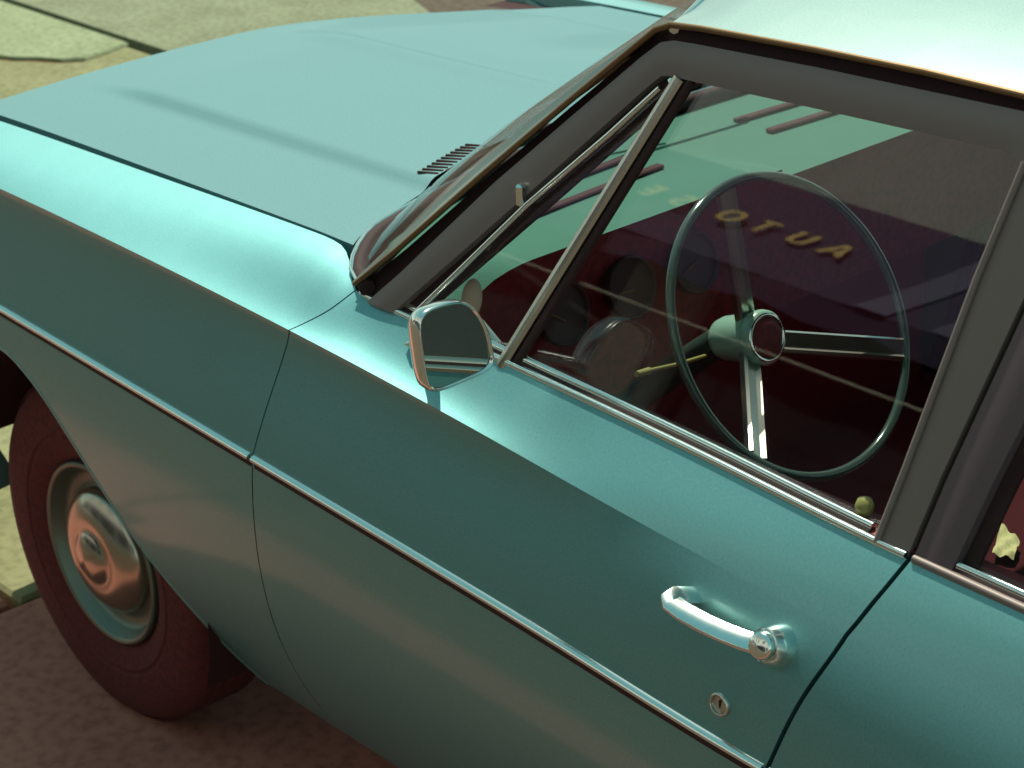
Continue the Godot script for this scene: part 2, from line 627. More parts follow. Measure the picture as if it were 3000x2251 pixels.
# ------------------------------------------------------------------ the scene
func _ready() -> void:
	var cam := Camera3D.new()
	cam.name = "camera"
	var fwd := Vector3(0.68843808, -0.41517819, 0.59471008)
	var up := Vector3(0.28836514, 0.90904353, 0.30080792)
	cam.transform = Transform3D(Basis(fwd.cross(up).normalized(), up.normalized(), -fwd.normalized()).orthonormalized(), Vector3(-2.84095, 2.16647, -2.41310))
	cam.fov = 19.56
	cam.near = 0.1
	cam.far = 600.0
	add_child(cam)
	cam.current = true
	var att := CameraAttributesPhysical.new()
	att.frustum_focus_distance = 2.75
	att.frustum_focal_length = 69.62
	att.exposure_aperture = 10.0
	cam.attributes = att

	var we := WorldEnvironment.new()
	we.name = "environment"
	var env := Environment.new()
	env.background_mode = Environment.BG_SKY
	var sky := ProceduralSkyMaterial.new()
	sky.sky_top_color = Color(0.34, 0.54, 0.56)
	sky.sky_horizon_color = Color(0.80, 0.86, 0.80)
	sky.sky_curve = 0.16
	sky.ground_bottom_color = Color(0.30, 0.26, 0.20)
	sky.ground_horizon_color = Color(0.62, 0.60, 0.52)
	sky.sun_angle_max = 42.0
	sky.sun_curve = 0.30
	env.sky = Sky.new()
	env.sky.sky_material = sky
	env.background_energy_multiplier = 1.0
	env.tonemap_mode = Environment.TONE_MAPPER_LINEAR
	env.tonemap_exposure = 1.5
	env.sdfgi_enabled = true
	env.ssao_enabled = true
	env.ssil_enabled = true
	we.environment = env
	add_child(we)

	var sun := DirectionalLight3D.new()
	sun.name = "sun"
	sun.light_color = Color(1.0, 0.99, 0.91)
	sun.light_energy = 1.12
	sun.light_angular_distance = 0.6
	sun.shadow_enabled = true
	add_child(sun)
	sun.look_at_from_position(Vector3(0.42, 0.86, 0.285) * 20.0, Vector3.ZERO, Vector3.RIGHT)

	materials()
	ground()
	shop()
	car()


# ------------------------------------------------------------------ the ground
func slab(called: String, pts: Array, m: Material, parent: Node, top := 0.0) -> void:
	var b := Build.new()
	var mid := Vector2.ZERO
	for p in pts:
		mid += p / pts.size()
	var upper := []
	var rim := []
	for p in pts:
		var d: Vector2 = (mid - p).normalized() * 0.012
		upper.append(Vector3(p.x + d.x, top, p.y + d.y))
		rim.append(Vector3(p.x, top - 0.008, p.y))
	b.poly(upper, Vector3.UP)
	for k in pts.size():
		var l := (k + 1) % pts.size()
		b.grid([PackedVector3Array([upper[k], upper[l]]), PackedVector3Array([rim[k], rim[l]])], Vector3(mid.x, top - 0.2, mid.y))
		b.grid([PackedVector3Array([rim[k], rim[l]]), PackedVector3Array([rim[k] + Vector3(0, -0.06, 0), rim[l] + Vector3(0, -0.06, 0)])], Vector3(mid.x, top - 0.03, mid.y))
	obj(called, b, m, parent)


func ground() -> void:
	var g := Build.new()
	g.poly([Vector3(-150, -0.045, -150), Vector3(150, -0.045, -150), Vector3(150, -0.045, 150), Vector3(-150, -0.045, 150)], Vector3.UP)
	var o := obj("ground", g, M.dirt)
	o.set_meta("kind", "structure")
	o.set_meta("label", "bare earth under and around the concrete paving")
	var pave := base("pavement", "tan concrete paving slabs with open joints under the car", "")
	pave.set_meta("kind", "structure")
	# the wandering crack between the pale slab and the stained one
	var crack := [Vector2(3.95, 1.690), Vector2(3.92, 1.60), Vector2(3.90, 1.48), Vector2(3.95, 1.41), Vector2(4.03, 1.365), Vector2(4.10, 1.31), Vector2(4.22, 1.26), Vector2(4.45, 1.20), Vector2(4.9, 1.14), Vector2(5.6, 1.10)]
	var c2 := []
	for p in crack:
		c2.append(p)
	var near := [Vector2(-6.0, 1.70), Vector2(-6.0, 0.30), Vector2(0.690, 0.30), Vector2(0.690, -0.66), Vector2(5.585, -0.66)]
	var rev := c2.duplicate()
	rev.reverse()
	for p in rev:
		near.append(p + Vector2(-0.014, -0.018))
	slab("concrete_slab", near, M.stained_concrete, pave)
	var pale := [Vector2(9.0, 1.685), Vector2(9.0, -0.66), Vector2(5.615, -0.66)]
	for p in rev:
		pale.append(p + Vector2(0.016, 0.016))
	slab("concrete_slab", pale, M.pale_concrete, pave)
	slab("concrete_slab", [Vector2(-6, 1.735), Vector2(9, 1.735), Vector2(9, 4.95), Vector2(3.38, 2.655), Vector2(2.9, 2.5), Vector2(-6, 2.3)], M.concrete, pave)
	for k in range(-5, 4):
		var x := 0.715 + 2.4 * k
		var z0 := -0.68 if k >= 0 else 0.28
		if k < 0:
			x -= 0.020
		slab("brown_slab", [Vector2(x - (0.013 if k == 0 else 0.0), z0), Vector2(x + 2.385, z0), Vector2(x + 2.385, -1.35), Vector2(x - (0.013 if k == 0 else 0.0), -1.35)], M.shade_brown_paving, pave)
		slab("brown_slab", [Vector2(x, -1.37), Vector2(x + 2.385, -1.37), Vector2(x + 2.385, -2.4), Vector2(x, -2.4)], M.dark_paving, pave)
		slab("brown_slab", [Vector2(x, -2.42), Vector2(x + 2.385, -2.42), Vector2(x + 2.385, -6.9), Vector2(x, -6.9)], M.asphalt, pave)
	# rust-coloured earth washed along the crack
	var st := Build.new()
	var a := PackedVector3Array()
	var c := PackedVector3Array()
	for k in crack.size():
		var wide := 0.022 + 0.013 * sin(k * 2.3)
		a.append(Vector3(crack[k].x - wide, -0.014, crack[k].y - wide))
		c.append(Vector3(crack[k].x + wide, -0.014, crack[k].y + wide))
	st.grid([a, c], Vector3(4, -1, 1.4))
	obj("rusty_crack_filling", st, M.rust, pave)
	var d := Build.new()
	d.poly([Vector3(-30, -0.018, 2.2), Vector3(30, -0.018, 2.2), Vector3(60, -0.018, 60), Vector3(-60, -0.018, 60)], Vector3.UP)
	var lane := obj("road", d, M.asphalt)
	lane.set_meta("kind", "structure")
	lane.set_meta("label", "worn brown asphalt beyond the concrete on the far side of the car")


# ------------------------------------------------------------------ the shop across the pavement, which the windows mirror
func shop() -> void:
	var s := base("shop_building", "plastered shop front with a dark striped awning, seen mirrored in the car's side window", "building")
	var zf := -6.92
	var w := Build.new()
	w.box(Vector3(3.0, 5.2, zf - 0.2), Vector3(22.0, 4.6, 0.4), 0.02)
	w.box(Vector3(3.0, 0.25, zf - 0.2), Vector3(22.0, 0.5, 0.4), 0.02)
	for x in [-8.0, -3.2, 0.6, 4.4, 8.2, 13.9]:
		w.box(Vector3(x, 1.7, zf - 0.2), Vector3(0.5, 2.4, 0.4), 0.02)
	w.box(Vector3(3.0, 7.62, zf - 0.1), Vector3(22.2, 0.25, 0.7), 0.03)
	w.box(Vector3(3.0, 3.75, zf - 4.2), Vector3(22.0, 7.5, 0.3), 0.02)
	w.box(Vector3(3.0, 7.4, zf - 2.2), Vector3(21.9, 0.2, 3.8), 0.02)
	obj("wall", w, M.plaster, s)
	for k in 5:
		var x0: float = [-8.0, -3.2, 0.6, 4.4, 8.2][k] + 0.25
		var x1: float = [-3.2, 0.6, 4.4, 8.2, 13.9][k] - 0.25
		var f := Build.new()
		var wide := x1 - x0
		f.box(Vector3((x0 + x1) / 2, 0.56, zf - 0.12), Vector3(wide, 0.12, 0.1), 0.01)
		f.box(Vector3((x0 + x1) / 2, 2.84, zf - 0.12), Vector3(wide, 0.12, 0.1), 0.01)
		for t in [0.0, 0.5, 1.0]:
			f.box(Vector3(lerpf(x0 + 0.04, x1 - 0.04, t), 1.7, zf - 0.125), Vector3(0.08, 2.16, 0.09), 0.01)
		var win_ := obj("window", f, M.shop_frame, s)
		for t in 2:
			var p := Build.new()
			p.box(Vector3(lerpf(x0, x1, 0.25 + 0.5 * t), 1.7, zf - 0.13), Vector3(wide / 2 - 0.09, 2.15, 0.012), 0.001)
			obj("pane", p, M.shop_glass, win_)
		var u := Build.new()
		u.box(Vector3((x0 + x1) / 2, 5.4, zf + 0.005), Vector3(1.1, 1.6, 0.05), 0.01)
		var uw := obj("window", u, M.shop_frame, s)
		for t in 2:
			var q := Build.new()
			q.box(Vector3((x0 + x1) / 2 + (t - 0.5) * 0.5, 5.4, zf + 0.035), Vector3(0.42, 1.4, 0.012), 0.001)
			obj("pane", q, M.shop_glass, uw)
	# the awning: sloping canvas, hanging valance with a scalloped hem, a pale rail
	var top := Vector2(3.25, zf + 0.06)
	var low := Vector2(2.58, -6.06)
	var awn := Build.new()
	var rows := []
	for i in 9:
		var row := PackedVector3Array()
		for j in 181:
			var x := -2.0 + 10.0 * j / 180.0
			var t := i / 8.0
			var sag := sin(t * PI) * (0.018 + 0.012 * sin(x * 5.2))
			row.append(Vector3(x, lerpf(top.x, low.x, t) - sag, lerpf(top.y, low.y, t)))
		rows.append(row)
	awn.grid(rows, Vector3(3, 0, -7.5))
	var val := []
	for i in 3:
		var row := PackedVector3Array()
		for j in 181:
			var x := -2.0 + 10.0 * j / 180.0
			var drop := 0.10 + 0.035 * absf(sin(x * 5.0))
			row.append(Vector3(x, low.x - drop * i / 2.0, low.y + 0.006 * i + 0.008 * sin(x * 9.0)))
		val.append(row)
	awn.grid(val, Vector3(3, 2.5, -8))
	var a := obj("awning", awn, M.canvas_dark, s)
	var d := Vector3(0, low.x - top.x, low.y - top.y)
	var nrm := Vector3(0, d.z, -d.y).normalized()
	for k in 25:      # paler stripes woven in, each its own strip of canvas
		var x := -1.9 + k * 0.40
		if x > 2.85 and x < 4.6:
			continue
		var st := Build.new()
		var ra := PackedVector3Array()
		var rb := PackedVector3Array()
		for i in 9:
			var t := i / 8.0
			var sag := sin(t * PI) * (0.018 + 0.012 * sin(x * 5.2))
			var p := Vector3(x, lerpf(top.x, low.x, t) - sag, lerpf(top.y, low.y, t)) + nrm * 0.009
			ra.append(p)
			rb.append(p + Vector3(0.17, 0, 0))
		st.grid([ra, rb], Vector3(3, 0, -7.5))
		obj("canvas_stripe", st, M.canvas_pale, a)
	var r := Build.new()
	r.tube([Vector3(-2.0, 2.26, -6.02), Vector3(8.0, 2.26, -6.02)], 0.007, 8)
	for x in [-1.9, 1.4, 4.7, 7.9]:
		r.tube([Vector3(x, 2.26, -6.02), Vector3(x, 2.60, -6.05)], 0.010, 8)
		r.tube([Vector3(x, 2.26, -6.02), Vector3(x, 2.30, zf)], 0.012, 8)
	obj("awning_rail", r, M.rail, s)
	var letters := ["A", "U", "T", "O", "S", "E"]
	var xs := [3.15, 3.36, 3.585, 3.79, 4.10, 4.31]
	var font := SystemFont.new()
	font.font_names = PackedStringArray(["Droid Sans"])
	font.font_weight = 600
	for k in 6:
		var tm := TextMesh.new()
		tm.text = letters[k]
		tm.font = font
		tm.font_size = 48
		tm.pixel_size = 0.150 / 34.0
		tm.depth = 0.004
		tm.horizontal_alignment = HORIZONTAL_ALIGNMENT_CENTER
		tm.vertical_alignment = VERTICAL_ALIGNMENT_CENTER
		var li := MeshInstance3D.new()
		li.name = "letter" if k == 0 else "letter_%03d" % k
		li.mesh = tm
		li.material_override = M.gold
		var t := 0.56
		var upv := -d.normalized()
		li.transform = Transform3D(Basis(Vector3.RIGHT, upv, nrm), Vector3(xs[k], lerpf(top.x, low.x, t), lerpf(top.y, low.y, t)) + nrm * 0.014)
		a.add_child(li, true)


# ------------------------------------------------------------------ the car
func car() -> void:
	var c := base("parked_car", "pale teal vintage car with chrome trim parked on concrete", "car")
	body(c)
	greenhouse(c)
	cabin(c)
	trim(c)
	wheels(c)
	mirror(c)
	handle(c)


func body(c: Node3D) -> void:
	for s in [1.0, -1.0]:
		var f := Build.new()
		fender(f, s)
		var ff := obj("front_fender", f, M.paint, c)
		var fl := Build.new()
		fender_low(fl, s)
		obj("lower_panel", fl, M.paint, ff)
		var d := Build.new()
		panel(d, FRONT, -0.0012, REAR, 0.003, s, [0, 1])
		var dd := obj("door", d, M.paint, c)
		var dl := Build.new()
		panel(dl, FRONT, -0.0012, REAR, 0.003, s, [2])
		obj("lower_panel", dl, M.paint, dd)
		var r := Build.new()
		panel(r, REAR, -0.003, BACK, 0.003, s)
		obj("rear_door", r, M.paint, c)
		var q := Build.new()
		panel(q, BACK, -0.003, TAIL, 0.0, s, [0, 1])
		var rows := []
		for i in 11:
			var row := PackedVector3Array()
			var w := 2.0 + i / 10.0
			for j in 61:
				var x := lerpf(line_x(BACK, w) - 0.003, -3.40, j / 60.0)
				row.append(side(sec(x, w, arch_y(x + 2.93)), s))
			rows.append(row)
		q.grid(rows, Vector3(-2.5, 0.6, 0))
		obj("rear_quarter", q, M.paint, c)
		# dark sheet metal behind the shut lines and the bonnet gap
		for xx in [FRONT, REAR, BACK]:
			var inn := Build.new()
			var ra := []
			for i in 13:
				var w := i / 4.0
				var x := line_x(xx, minf(w, 3.0))
				var p0 := sec(x + 0.03, minf(w, 3.0))
				var p1 := sec(x - 0.03, minf(w, 3.0))
				var o := Vector3(0, -0.010, 0.026)
				ra.append(PackedVector3Array([side(p0 + o, s), side(p1 + o, s)]))
			inn.grid(ra, Vector3(-1, 0.6, 0))
			obj("door_post", inn, M.dark, c)
		var inn := Build.new()
		var gg := []
		for j in 21:
			var x := lerpf(0.70, -0.46, j / 20.0)
			var p := sec(x, 0.0)
			gg.append(PackedVector3Array([side(p + Vector3(0, -0.026, -0.03), s), side(p + Vector3(0, -0.026, 0.06), s)]))
		inn.grid(gg, Vector3(0, 0, 0))
		obj("bonnet_gutter", inn, M.dark, c)
		# wheel houses
		for off in [0.0, -2.93]:
			var l := Build.new()
			var r1 := PackedVector3Array()
			var r2 := PackedVector3Array()
			for k in 21:
				var a := deg_to_rad(lerpf(8.0, 200.0, k / 20.0))
				var p := Vector3(0.237 + off + cos(a) * 0.40, 0.345 + sin(a) * 0.385, -0.765)
				r1.append(side(p, s))
				r2.append(side(p + Vector3(0, 0, 0.29), s))
			l.grid([r1, r2], Vector3(0.237 + off, 2.0, -0.6 * s))
			var pts := []
			for p in r2:
				pts.append(p)
			l.poly(pts, Vector3(0, 0, -s))
			obj("wheel_house", l, M.dark, c)
	# bonnet
	var h := Build.new()
	var rows := []
	for i in range(-9, 61):
		var t := maxf(i / 60.0, 0.0)
		var roll := deg_to_rad(maxf(-i, 0.0) * 9.0)
		var row := PackedVector3Array()
		for j in 135:
			var z := lerpf(-1.0, 1.0, j / 134.0)
			var zz := z * (0.667 - 0.013 * (1.0 - t))
			var x := lerpf(front_x(zz), base_x(zz) + 0.012, t)
			row.append(Vector3(x + 0.07 * sin(roll), hood_y(x, zz) - 0.07 * (1.0 - cos(roll)), zz))
		rows.append(row)
	h.grid(rows, Vector3(0, 0, 0))
	var lip := []
	var lip2 := []
	for i in 70:
		var p: Vector3 = rows[i][0]
		lip.append(PackedVector3Array([p, p + Vector3(0, -0.024, 0.004)]))
		p = rows[i][134]
		lip2.append(PackedVector3Array([p, p + Vector3(0, -0.024, -0.004)]))
	h.grid(lip, Vector3(0, 1, 0))
	h.grid(lip2, Vector3(0, 1, 0))
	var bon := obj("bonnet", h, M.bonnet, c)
	for k in 11:
		var lv := Build.new()
		var z := -0.445 + k * 0.0125
		var x := base_x(z) + 0.032
		var y := hood_y(x, z) + 0.0008
		lv.box(Vector3(x, y, z), Vector3(0.034, 0.003, 0.0045), 0.001, Basis(Vector3.UP, 0.5))
		obj("air_slot", lv, M.dark, bon)
	# nose, grille, lamps and bumper (outside the frame but reachable from a step aside)
	var n := Build.new()
	var nr := []
	for i in 9:
		var t := i / 8.0
		var row := PackedVector3Array()
		for j in 41:
			var z := lerpf(-0.80, 0.80, j / 40.0)
			var y0 := hood_y(front_x(z), z) - 0.05 if absf(z) < 0.66 else sec(0.70, clampf((absf(z) - 0.672) / 0.125, 0.0, 1.0)).y - right_drop(0.7, z)
			var x0 := front_x(z) + 0.065 if absf(z) < 0.66 else 0.695
			row.append(Vector3(lerpf(x0, 0.705, smoothstep(0.0, 0.3, t)) + 0.03 * sin(t * PI), lerpf(y0, 0.42, t), z))
		nr.append(row)
	n.grid(nr, Vector3(0, 0.7, 0))
	obj("nose_panel", n, M.paint, c)
	for k in 7:
		var gr := Build.new()
		gr.box(Vector3(0.755, 0.62 + k * 0.035, 0), Vector3(0.03, 0.012, 0.92), 0.004)
		obj("grille_bar", gr, M.chrome, c)
	for s in [-1.0, 1.0]:
		var ring := Build.new()
		ring.lathe(Vector3(0.70, 0.74, 0.60 * s), Vector3.RIGHT, [Vector2(0.105, 0.0), Vector2(0.105, 0.05), Vector2(0.09, 0.062), Vector2(0.082, 0.05)])
		var hl := obj("headlight", ring, M.chrome, c)
		var ln := Build.new()
		ln.lathe(Vector3(0.70, 0.74, 0.60 * s), Vector3.RIGHT, [Vector2(0.086, 0.045), Vector2(0.06, 0.062), Vector2(0.03, 0.069), Vector2(0.0, 0.071)])
		obj("lens", ln, M.lamp, hl)
	for e in [0, 1]:
		var bp := Build.new()
		var pa := []
		for k in 25:
			var z := lerpf(-0.84, 0.84, k / 24.0)
			var bow := 0.06 * pow(absf(z) / 0.84, 3.0)
			pa.append(Vector3(0.935 - bow, 0.49, z) if e == 0 else Vector3(-3.55 + bow, 0.50, z))
		bp.tube(pa, 0.035, 12, true, 2.0, Vector3.RIGHT)
		obj("bumper", bp, M.chrome, c)
	var ap := Build.new()  # unseen filler added so nose and bumper cast one unbroken ground shadow
	ap.box(Vector3(0.81, 0.445, 0), Vector3(0.24, 0.05, 1.56), 0.012)
	obj("added_apron", ap, M.paint, c)
	# boot lid and tail
	var bt := Build.new()
	var br := []
	for i in 13:
		var row := PackedVector3Array()
		for j in 31:
			var z := lerpf(-1.0, 1.0, j / 30.0)
			var x := lerpf(-2.95, -3.42, i / 12.0)
			row.append(Vector3(x, tab(TI, x).x + 0.03 * (1.0 - z * z), z * absf(tab(TI, x).y)))
		br.append(row)
	bt.grid(br, Vector3(-3, 0, 0))
	obj("boot_lid", bt, M.paint, c)
	var tl := Build.new()
	var tr := []
	for i in 7:
		var row := PackedVector3Array()
		for j in 31:
			var z := lerpf(-0.80, 0.80, j / 30.0)
			var y0 := tab(TI, -3.4).x + 0.03 * (1.0 - pow(z / 0.8, 2.0)) - 0.06 * pow(absf(z) / 0.8, 6.0)
			row.append(Vector3(-3.41 - 0.02 * sin(i / 6.0 * PI), lerpf(y0, 0.40, i / 6.0), z))
		tr.append(row)
	tl.grid(tr, Vector3(-3, 0.7, 0))
	obj("tail_panel", tl, M.paint, c)
	# underside
	var u := Build.new()
	u.box(Vector3(-1.35, 0.27, 0), Vector3(2.3, 0.04, 1.22), 0.01)
	u.box(Vector3(0.2, 0.42, 0), Vector3(0.9, 0.10, 0.70), 0.02)
	obj("underbody", u, M.dark, c)


# outer and inner outline of the front door's window frame on the window plane
var OUTL := [Vector2(-0.625, 1.034), Vector2(-0.676, 1.084), Vector2(-0.809, 1.227), Vector2(-0.915, 1.329), Vector2(-1.002, 1.412), Vector2(-1.028, 1.434), Vector2(-1.048, 1.4395), Vector2(-1.081, 1.4415), Vector2(-1.268, 1.449), Vector2(-1.541, 1.456), Vector2(-1.618, 1.456), Vector2(-1.603, 1.289), Vector2(-1.566, 1.096), Vector2(-1.553, 1.010)]
var INNL := [Vector2(-0.679, 1.034), Vector2(-0.737, 1.092), Vector2(-0.883, 1.238), Vector2(-0.968, 1.325), Vector2(-1.029, 1.387), Vector2(-1.042, 1.3985), Vector2(-1.056, 1.4015), Vector2(-1.096, 1.402), Vector2(-1.283, 1.408), Vector2(-1.530, 1.415), Vector2(-1.556, 1.410), Vector2(-1.538, 1.291), Vector2(-1.517, 1.092), Vector2(-1.507, 1.012)]
var DRIP := [Vector2(-0.597, 1.050), Vector2(-0.663, 1.110), Vector2(-0.791, 1.235), Vector2(-0.896, 1.334), Vector2(-0.985, 1.416), Vector2(-1.018, 1.446), Vector2(-1.040, 1.455), Vector2(-1.089, 1.459), Vector2(-1.262, 1.466), Vector2(-1.41, 1.470), Vector2(-1.75, 1.471), Vector2(-2.2, 1.455), Vector2(-2.5, 1.40), Vector2(-2.80, 1.20), Vector2(-2.97, 1.03)]


func ribbon(b: Build, o: Array, i: Array, s: float, out: float, bulge: float, deep_o: float, deep_i: float) -> void:
	var outer := []
	var face := []
	var inner := []
	for k in o.size():
		var a: Vector2 = o[k]
		var z: Vector2 = i[k]
		outer.append(PackedVector3Array([side(win(a.x, a.y, out - deep_o), s), side(win(a.x, a.y, out), s)]))
		var row := PackedVector3Array()
		for f in 9:
			var t := f / 8.0
			var p := a.lerp(z, t)
			row.append(side(win(p.x, p.y, out + bulge * sin(t * PI)), s))
		face.append(row)
		inner.append(PackedVector3Array([side(win(z.x, z.y, out), s), side(win(z.x, z.y, out - deep_i), s)]))
	var ins := side(win(-1.2, 1.2, -3.0), s)
	b.grid(face, ins)
	b.grid(outer, side(win(-1.2, 1.25), s))
	b.grid(inner, side(win(-1.2, 3.0), s))


func outset(line: Array, d: float) -> Array:
	var r := []
	for k in line.size():
		var t: Vector2 = (line[mini(k + 1, line.size() - 1)] - line[maxi(k - 1, 0)]).normalized()
		r.append(line[k] + Vector2(-t.y, t.x) * d)
	return r


func greenhouse(c: Node3D) -> void:
	# roof
	var r := Build.new()
	var rows := []
	for i in 41:
		var t := i / 40.0
		var row := PackedVector3Array()
		for j in 61:
			var s := lerpf(-1.0, 1.0, j / 60.0)
			s = signf(s) * (1.0 - pow(1.0 - absf(s), 1.25))
			var x := lerpf(head_x(s), -2.60, t)
			var y := roof_y(x, s) - 0.010 * pow(1.0 - t, 12.0) * (1.0 - pow(absf(s), 8.0))
			row.append(Vector3(x, y, s * (0.752 - (roof_y(x, 1.0) - 1.03) * 0.3904 + 0.004)))
		rows.append(row)
	r.grid(rows, Vector3(-1.7, 1.0, 0))
	obj("roof", r, M.roof, c)
	var hl := Build.new()
	var hrows := []
	for i in 11:
		var row := PackedVector3Array()
		for j in 21:
			var s := lerpf(-1.0, 1.0, j / 20.0)
			var x := lerpf(head_x(s) - 0.03, -2.55, i / 10.0)
			row.append(Vector3(x, roof_y(x, s) - 0.035, s * 0.575))
		hrows.append(row)
	hl.grid(hrows, Vector3(-1.7, 3.0, 0))
	obj("headlining", hl, M.lining, c)
	# windscreen
	var w := Build.new()
	var wr := []
	for i in 13:
		var t := i / 12.0
		var row := PackedVector3Array()
		for j in 41:
			var s := lerpf(-1.0, 1.0, j / 40.0)
			var zb := s * 0.738
			var lo := Vector3(base_x(zb) - 0.010, base_y(zb) - 0.004, zb)
			var x := head_x(s) + 0.006
			var hi := Vector3(x, roof_y(x, s) - 0.012, s * 0.576)
			var p := lo.lerp(hi, t)
			p.x += 0.035 * sin(t * PI)
			row.append(p)
		wr.append(row)
	w.grid(wr, Vector3(-1.6, 1.0, 0))
	obj("windscreen", w, M.glass, c)
	var seal := Build.new()
	var ch := Build.new()
	var sp := []
	var cp := []
	var so := []
	for j in 61:
		var z := lerpf(-0.740, 0.740, j / 60.0)
		sp.append(Vector3(base_x(z) - 0.016, base_y(z) + 0.000, z))
		cp.append(Vector3(base_x(z) - 0.001, base_y(z) + 0.003, z))
	seal.tube(sp, 0.012, 8, true)
	ch.tube(cp, 0.0055, 8, true)
	var tp := []
	for j in 41:
		var s := lerpf(-1.0, 1.0, j / 40.0)
		var x := head_x(s) + 0.006
		tp.append(Vector3(x, roof_y(x, s) - 0.008, s * 0.578))
	ch.tube(tp, 0.007, 8, true)
	obj("windscreen_seal", seal, M.rubber, c)
	obj("windscreen_trim", ch, M.chrome, c)
	for k in [0, 1]:
		var wb := Build.new()
		var z0: float = [-0.42, 0.18][k]
		var p0 := Vector3(base_x(z0) + 0.012, base_y(z0) + 0.016, z0)
		var p1 := Vector3(-0.455, 1.112, z0 + 0.40)
		wb.tube([p0, p0.lerp(p1, 0.5) + Vector3(0.02, 0.008, 0), p1], 0.004, 6)
		wb.tube([p1 + Vector3(0.0, 0, -0.19), p1 + Vector3(-0.014, 0.012, 0.17)], 0.005, 6)
		obj("wiper", wb, M.dark, c)
	for s in [1.0, -1.0]:
		# windscreen pillar between glass and gutter
		var pl := Build.new()
		var pr := []
		for k in 6:
			var d: Vector2 = DRIP[k]
			var t := k / 5.0
			var a := win(d.x, d.y, -0.002)
			var g: Vector3 = wr[clampi(int(round(t * 12.0)), 0, 12)][0]
			var mid := a.lerp(g, 0.5) + Vector3(0.012, 0.006, -0.004)
			pr.append(PackedVector3Array([side(a, s), side(mid, s), side(g + Vector3(0.004, 0, 0.012), s)]))
		pl.grid(pr, Vector3(-1.4, 1.0, 0))
		obj("windscreen_pillar", pl, M.dull_chrome, c)
		# gutter round the door openings, with a dark sealing strip below
		var gt := Build.new()
		var path := []
		for d in DRIP:
			path.append(side(win(d.x, d.y, 0.003), s))
		gt.tube(path, 0.0042, 8, true)
		obj("gutter", gt, M.gutter, c)
		var sl := Build.new()
		var lower := []
		for k in DRIP.size():
			lower.append(DRIP[k])
		ribbon(sl, outset(DRIP, -0.004), outset(DRIP, 0.032), s, -0.016, 0.0, 0.004, 0.01)
		obj("door_seal", sl, M.rubber, c)
		# door frame
		var fr := Build.new()
		ribbon(fr, OUTL, INNL, s, 0.0, 0.0028, 0.022, 0.016)
		var fo := obj("window_frame", fr, M.frame, c)
		var bead := Build.new()
		var bp := []
		for k in range(10, 14):
			bp.append(side(win(INNL[k].x - 0.006, INNL[k].y, 0.003), s))
		bead.tube(bp, 0.0042, 8)
		obj("frame_bead", bead, M.frame, fo)
		# second frame: the pillar and the rear door's window
		var o2 := [Vector2(-1.560, 1.008), Vector2(-1.573, 1.096), Vector2(-1.610, 1.289), Vector2(-1.626, 1.456), Vector2(-1.9, 1.455), Vector2(-2.2, 1.438), Vector2(-2.43, 1.392), Vector2(-2.60, 1.20), Vector2(-2.66, 1.005)]
		var i2 := [Vector2(-1.609, 1.014), Vector2(-1.628, 1.112), Vector2(-1.668, 1.289), Vector2(-1.685, 1.408), Vector2(-1.9, 1.412), Vector2(-2.15, 1.398), Vector2(-2.32, 1.352), Vector2(-2.45, 1.20), Vector2(-2.50, 1.014)]
		var f2 := Build.new()
		ribbon(f2, o2, i2, s, -0.001, 0.0028, 0.022, 0.022)
		obj("window_frame", f2, M.pillar, c)
		var rub := Build.new()
		ribbon(rub, i2.slice(0, 5), outset(i2.slice(0, 5), 0.018), s, -0.014, 0.0, 0.002, 0.006)
		obj("window_rubber", rub, M.rubber, c)
		# behind the slit between the two frames
		var bk := Build.new()
		ribbon(bk, [Vector2(-1.53, 1.0), Vector2(-1.60, 1.46)], [Vector2(-1.60, 1.0), Vector2(-1.66, 1.46)], s, -0.026, 0.0, 0.01, 0.01)
		obj("pillar_post", bk, M.dark, c)
		var cq := Build.new()
		var cr := []
		for k in 7:
			var t := k / 6.0
			cr.append(PackedVector3Array([side(win(lerpf(-2.42, -2.66, t), lerpf(1.395, 1.005, t), 0.0), s), side(win(lerpf(-2.55, -3.02, t), lerpf(1.395, 1.005, t), 0.0), s), side(Vector3(lerpf(-2.60, -3.05, t), lerpf(1.42, 1.02, t), lerpf(-0.55, -0.68, t)), s)]))
		cq.grid(cr, Vector3(-1.5, 1.2, 0))
		obj("rear_pillar", cq, M.roof, c)
		# glass
		var g1 := Build.new()
		var pts := []
		for p in [Vector2(-0.905, 1.012), Vector2(-1.068, 1.405), Vector2(-1.55, 1.420), Vector2(-1.545, 1.29), Vector2(-1.51, 1.005)]:
			pts.append(side(win(p.x, p.y, -0.012), s))
		g1.poly(pts, side(WOUT, s))
		for k in pts.size():
			pts[k] -= side(WOUT, s) * 0.004
		g1.poly(pts, side(WOUT, s))
		obj("door_glass", g1, M.glass, c)
		var g2 := Build.new()
		pts = []
		for p in [Vector2(-0.700, 1.030), Vector2(-0.890, 1.236), Vector2(-1.052, 1.395), Vector2(-0.899, 1.030)]:
			pts.append(side(win(p.x, p.y, -0.010), s))
		g2.poly(pts, side(WOUT, s))
		for k in pts.size():
			pts[k] -= side(WOUT, s) * 0.004
		g2.poly(pts, side(WOUT, s))
		var vent := obj("vent_glass", g2, M.glass, c)
		var g3 := Build.new()
		pts = []
		for p in i2:
			pts.append(side(win(p.x, p.y, -0.013), s))
		g3.poly(pts, side(WOUT, s))
		for k in pts.size():
			pts[k] -= side(WOUT, s) * 0.004
		g3.poly(pts, side(WOUT, s))
		obj("rear_door_glass", g3, M.glass, c)
		# vent window: dark rubber, thin bright frame, dividing bar, catch
		var vr := Build.new()
		ribbon(vr, INNL.slice(0, 6), outset(INNL.slice(0, 6), 0.026), s, -0.011, 0.0, 0.001, 0.006)
		obj("vent_rubber", vr, M.rubber, vent)
